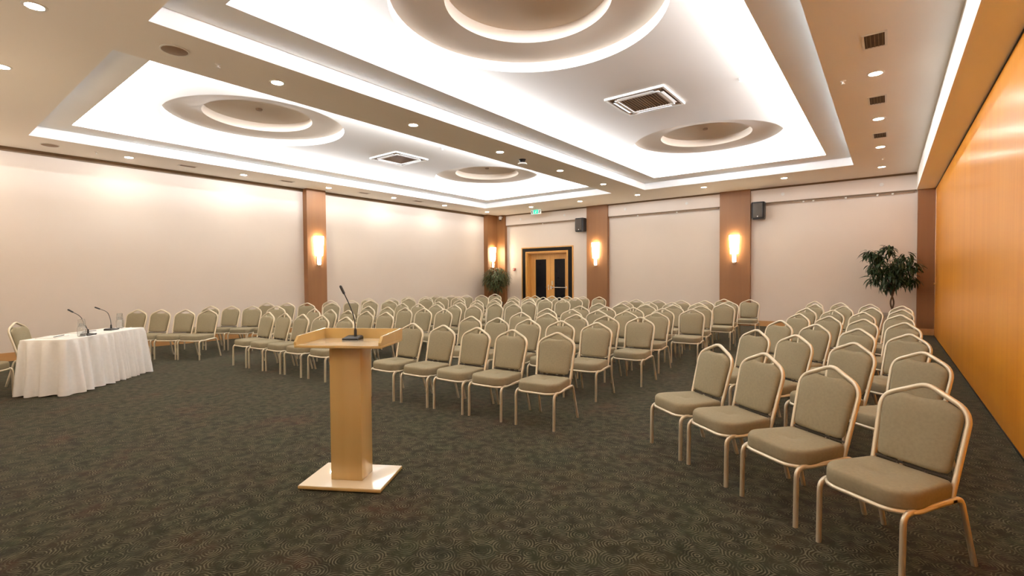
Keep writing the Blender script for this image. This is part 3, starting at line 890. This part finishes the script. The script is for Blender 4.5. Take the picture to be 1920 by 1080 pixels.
# ------------------------------------------------------------------ speakers' table under a white pleated cloth
TH = .72
N_ = Vector((-8.36, 1.42, 0)); D1 = Vector((-.69, .724, 0)).normalized(); D2 = Vector((-.724, -.69, 0)).normalized()
TL, TW = 1.54, .57
trz = math.atan2(D1.y, D1.x)                      # local x runs along the long side, local y away from the audience
tc_ = N_ + D1 * TL / 2 + D2 * TW / 2
t = thing('folding_table', 'plain table hidden under the white pleated tablecloth', 'table', tc_, trz)
MB().rbox(-TL / 2 + .02, -TW / 2 + .02, TH - .03, TL / 2 - .02, TW / 2 - .02, TH - .006, .004).build('tabletop', M_maple, t)
for sx in (-1, 1):
    for sy in (-1, 1):
        MB().tube([(sx * .66, sy * .22, 0), (sx * .66, sy * .22, TH - .03)], .014, n=8).build('leg', M_chrome, t)
cl = thing('tablecloth', 'white pleated floor-length tablecloth draped over the speakers table', 'tablecloth', tc_, trz)
# perimeter with rounded corners
def perim(hx, hy, r, n=6, step=.012):
    c = [(hx - r, hy - r, 0), (-hx + r, hy - r, PI / 2), (-hx + r, -hy + r, PI), (hx - r, -hy + r, 1.5 * PI)]
    P = []
    for (cx, cy, a0) in c:
        for k in range(n + 1):
            a = a0 + PI / 2 * k / n
            P.append(Vector((cx + r * math.cos(a), cy + r * math.sin(a), 0)))
    out = []
    for k in range(len(P)):
        a, b2 = P[k], P[(k + 1) % len(P)]
        m = max(1, int((b2 - a).length / step))
        for q in range(m):
            out.append(a.lerp(b2, q / m))
    return out
PR = perim(TL / 2, TW / 2, .03)
nP = len(PR)
# outward normals
NR = []
for k in range(nP):
    tg = (PR[(k + 1) % nP] - PR[k - 1]).normalized()
    NR.append(Vector((tg.y, -tg.x, 0)))
arc = [0.0]
for k in range(1, nP): arc.append(arc[-1] + (PR[k] - PR[k - 1]).length)
r2 = random.Random(5)
ph = []
p_ = 0.0
kk = 0
wl = .15
seq = []
for k in range(nP):
    seq.append(p_)
    w_ = wl * (1 + .35 * math.sin(arc[k] * 3.1 + 1) + .2 * math.sin(arc[k] * 7.7))
    p_ += 2 * PI * .012 / w_
seq = [s_ * (2 * PI * round(p_ / (2 * PI)) / p_) for s_ in seq]
rings = []
for z, amp, fl in ((TH, 0, 0), (TH - .008, .0, .004), (TH - .035, .004, .006), (TH - .06, .012, .012), (TH - .2, .021, .022), (TH - .4, .030, .038), (.12, .038, .056), (.012, .042, .064)):
    rg = []
    for k in range(nP):
        w = math.sin(seq[k]); w = math.copysign(abs(w) ** .6, w)
        off = fl + amp * w + amp * .35 * math.sin(seq[k] * .37 + 1.3)
        p = PR[k] + NR[k] * off
        zz = z + (.006 * math.sin(seq[k] * .5) if z < .05 else 0)
        rg.append((p.x, p.y, zz))
    rings.append(rg)
MB().loft(rings, cap0=False, cap1=False).build('skirt', M_cloth, cl, ang=180)
MB().loft([[(p.x, p.y, TH + .0015) for p in PR], [(p.x + n_.x * .003, p.y + n_.y * .003, TH - .03) for p, n_ in zip(PR, NR)]], cap0=True, cap1=False).build('top_cloth', M_cloth, cl, smooth=False)
TZ = TH + .0016
def on_table(u, v):      # u along the audience side from the near corner, v away from the audience
    return N_ + D1 * u + D2 * v + Vector((0, 0, TZ))

# two table microphones, their necks reaching towards the speakers
mic('gooseneck_microphone', on_table(.50, .10), trz, 'black gooseneck microphone beside the carafe in the middle of white table', 'gooseneck microphones',
    [(0, 0, .02), (.0, .005, .08), (-.05, .055, .27), (-.09, .115, .325)], base=(.075, .055, .03),
    cable=[(.085, -.01, .008), (.125, -.02, .008), (.22, -.03, .004), (.30, .02, .004), (.42, -.02, .004)])
mic('gooseneck_microphone', on_table(1.17, .25), trz, 'black gooseneck microphone at the far end of the white table', 'gooseneck microphones',
    [(0, 0, .02), (.0, .0, .15), (-.02, .03, .28), (-.075, .095, .325)], base=(.075, .055, .03),
    cable=[(.085, -.02, .008), (.125, -.03, .008), (.22, -.02, .004), (.30, -.06, .004), (.38, -.05, .004)])
def carafe(p, s, label):
    t = thing('water_carafe', label, 'carafe', p, 0, 'glass carafes on the white table')
    MB().lathe([(.038 * s, 0), (.045 * s, .006 * s), (.047 * s, .06 * s), (.046 * s, .11 * s), (.026 * s, .15 * s), (.024 * s, .17 * s), (.0215 * s, .17 * s), (.0235 * s, .15 * s), (.043 * s, .11 * s), (.044 * s, .06 * s), (.042 * s, .01 * s)], n=24).build('bottle', M_glass, t)
    MB().lathe([(.040 * s, .128 * s), (.034 * s, .222 * s), (.031 * s, .222 * s), (.037 * s, .128 * s)], n=24, cap0=False, cap1=False).build('upturned_tumbler', M_glass, t)
    MB().lathe([(.033 * s, .2185 * s), (.033 * s, .224 * s)], n=24).build('tumbler_base', M_glass, t)
carafe(on_table(.36, .08), 1.05, 'clear glass carafe with upturned tumbler at the front edge of white table')
carafe(on_table(1.47, .32), 1.05, 'clear glass carafe with upturned tumbler at the table end by chairs')
for k, (u, v, a, lab) in enumerate(((.30, .40, .15, 'white notepad with a dark pen nearer the camera on white table'), (.88, .42, -.1, 'white notepad with dark pen behind the carafe on white table'))):
    t = thing('notepad', lab, 'notepad', on_table(u, v), trz + a, 'notepads on the white table')
    MB().rbox(-.15, -.11, 0, .15, .11, .012, .002).build('paper_block', M_paper, t)
    MB().tube([(-.13, -.085, .0165), (.13, -.06, .0165)], [.0045, .0045], n=8).build('pen', M_plastic, t)

# two speakers' chairs behind the table, facing the audience
ang_t = math.degrees(trz) - 90
for u, v, lab in ((.92, 1.09, 'taupe chair behind the white table, its hand hole seen in the back'),
                  (-.10, 1.03, 'taupe chair at near end of white table, cut by the picture edge')):
    p = N_ + D1 * u + D2 * v
    # chair front (local -y) looks along -D2
    a = math.degrees(math.atan2(-D2.y, -D2.x)) + 90
    ar = math.radians(a) + (0.22 if u > .5 else .1)
    c = copy_tree(proto)
    c.location = (p.x, p.y, 0); c.rotation_euler = (0, 0, ar)
    c['label'] = lab; c['group'] = 'chairs behind the white table'

# ------------------------------------------------------------------ plants by the far wall
def leaf_mesh(L, W, droop, n=5):
    vs, fs = [], []
    for k in range(n + 1):
        s = k / n
        w = W * math.sin(PI * min(1, s * .92 + .08)) ** .8
        z = -droop * s * s * L
        x = L * s * (1 - .18 * droop * s)
        vs += [(x, -w, z + w * .25), (x, 0, z), (x, w, z + w * .25)]
    for k in range(n):
        a = 3 * k
        fs += [(a, a + 1, a + 4, a + 3), (a + 1, a + 2, a + 5, a + 4)]
    return vs, fs
r3 = random.Random(21)
fx, fy = .07, 14.62
t = thing('ficus_tree', 'tall dark green ficus tree with long leaves between far wall and wood wall', 'plant', (fx, fy, 0))
m = MB()
m.loft([[(-.19, -.19, 0), (.19, -.19, 0), (.19, .19, 0), (-.19, .19, 0)], [(-.21, -.21, .50), (.21, -.21, .50), (.21, .21, .50), (-.21, .21, .50)],
        [(-.225, -.225, .505), (.225, -.225, .505), (.225, .225, .505), (-.225, .225, .505)], [(-.225, -.225, .54), (.225, -.225, .54), (.225, .225, .54), (-.225, .225, .54)],
        [(-.19, -.19, .54), (.19, -.19, .54), (.19, .19, .54), (-.19, .19, .54)], [(-.19, -.19, .51), (.19, -.19, .51), (.19, .19, .51), (-.19, .19, .51)]])
m.build('planter', M_planter, t, smooth=False)
MB().box(-.19, -.19, .49, .19, .19, .512).build('soil', M_soil, t, smooth=False)
for s in (0, 1):
    pts = [(.03 * math.cos(2.6 * PI * k / 14 + s * PI), .03 * math.sin(2.6 * PI * k / 14 + s * PI), .50 + .055 * k) for k in range(15)]
    MB().tube(pts, [.020 - .0005 * k for k in range(15)], n=8).build('stem', M_bark, t)
clumps = [(-.43, 0, 1.96, .20), (-.38, .05, 1.66, .22), (-.08, -.05, 2.08, .19), (.0, 0, 1.74, .30), (.24, .02, 1.84, .25), (.40, -.03, 1.64, .22), (-.33, 0, 1.38, .22), (-.08, -.1, 1.42, .28),
          (.22, .05, 1.45, .28), (-.10, .03, 1.20, .18), (.33, .04, 1.32, .18), (-.22, -.08, 1.60, .25), (.12, -.12, 1.62, .28), (-.27, .02, 1.86, .15), (.10, -.06, 1.30, .24), (.02, -.1, 1.55, .30)]
for k, (cx, cy, cz, cr) in enumerate(clumps):
    z0 = .95 + .03 * (k % 4)
    pts = fillet([(0, 0, z0), (cx * .35, cy * .35, z0 + (cz - z0) * .55), (cx, cy, cz)], .3, 5)
    MB().tube(pts, [.011 - .0009 * q for q in range(len(pts))], n=6).build('branch', M_bark, t)
lm = []
for L, W, dr in ((.17, .020, .4), (.20, .022, .7), (.15, .019, .1), (.18, .021, .9)):
    vs, fs = leaf_mesh(L, W, dr)
    me = bpy.data.meshes.new('leaf'); me.from_pydata(vs, [], fs); me.materials.append(M_leaf); me.update()
    lm.append(me)
def add_leaf(p, yaw, pitch):
    o = bpy.data.objects.new('leaf', r3.choice(lm)); COL.objects.link(o); o.parent = t
    o.location = p; o.rotation_euler = (r3.uniform(-.5, .5), pitch, yaw)
    s = r3.uniform(.8, 1.15); o.scale = (s, s, s)
per = 300 // len(clumps)
for cx, cy, cz, cr in clumps:
    for q in range(per):
        while True:
            d = Vector((r3.uniform(-1, 1), r3.uniform(-1, 1), r3.uniform(-1, 1)))
            if .15 < d.length < 1: break
        p = Vector((cx, cy, cz)) + d * cr * .62
        p.y = min(p.y, .48)
        add_leaf(p, math.atan2(d.y, d.x) + r3.uniform(-.7, .7), r3.uniform(-.5, .9))
# fill of the crown: leaves past the counted ones
fm = MB()
for cx, cy, cz, cr in clumps:
    for q in range(46):
        while True:
            d = Vector((r3.uniform(-1, 1), r3.uniform(-1, 1), r3.uniform(-1, 1)))
            if d.length < 1: break
        p = Vector((cx, cy, cz)) + d * cr * .6
        vs, fs = leaf_mesh(r3.uniform(.13, .19), .02, r3.uniform(.2, 1))
        Mx = Matrix.Translation(p) @ Matrix.Rotation(r3.uniform(0, 2 * PI), 4, 'Z') @ Matrix.Rotation(r3.uniform(-.4, 1.0), 4, 'Y')
        fm.add([Mx @ Vector(v) for v in vs], fs)
fo = fm.build('foliage', M_leaf, t, ang=60, fix=False); fo['kind'] = 'stuff'

px_, py_ = -11.95, 14.45
t = thing('bushy_plant', 'bushy green potted plant in the corner below the sconce', 'plant', (px_, py_, 0))
MB().lathe([(.17, 0), (.20, .05), (.24, .42), (.26, .44), (.26, .48), (.235, .48), (.22, .44)], n=24).build('pot', M_darkmetal, t)
MB().lathe([(.225, .43), (.225, .445)], n=24).build('soil', M_soil, t)
for k in range(7):
    a = 2 * PI * k / 7
    pts = fillet([(.04 * math.cos(a), .04 * math.sin(a), .44), (.07 * math.cos(a), .07 * math.sin(a), .85), (.26 * math.cos(a), .24 * math.sin(a), 1.35 + .06 * (k % 3))], .3, 5)
    MB().tube(pts, .010, n=6).build('stem', M_bark, t)
fm = MB()
for q in range(1300):
    while True:
        d = Vector((r3.uniform(-1, 1), r3.uniform(-1, 1), r3.uniform(-1, 1)))
        if d.length < 1: break
    p = Vector((d.x * .52 , d.y * .38, 1.38 + d.z * .46))
    if d.z < -.3 and abs(d.x) > .6: continue
    vs, fs = leaf_mesh(r3.uniform(.14, .24), .012, r3.uniform(.3, 1.1), 4)
    Mx = Matrix.Translation(p) @ Matrix.Rotation(math.atan2(d.y, d.x) + r3.uniform(-1, 1), 4, 'Z') @ Matrix.Rotation(r3.uniform(-.8, .6), 4, 'Y')
    fm.add([Mx @ Vector(v) for v in vs], fs)
fo = fm.build('foliage', M_leaf2, t, ang=60, fix=False); fo['kind'] = 'stuff'
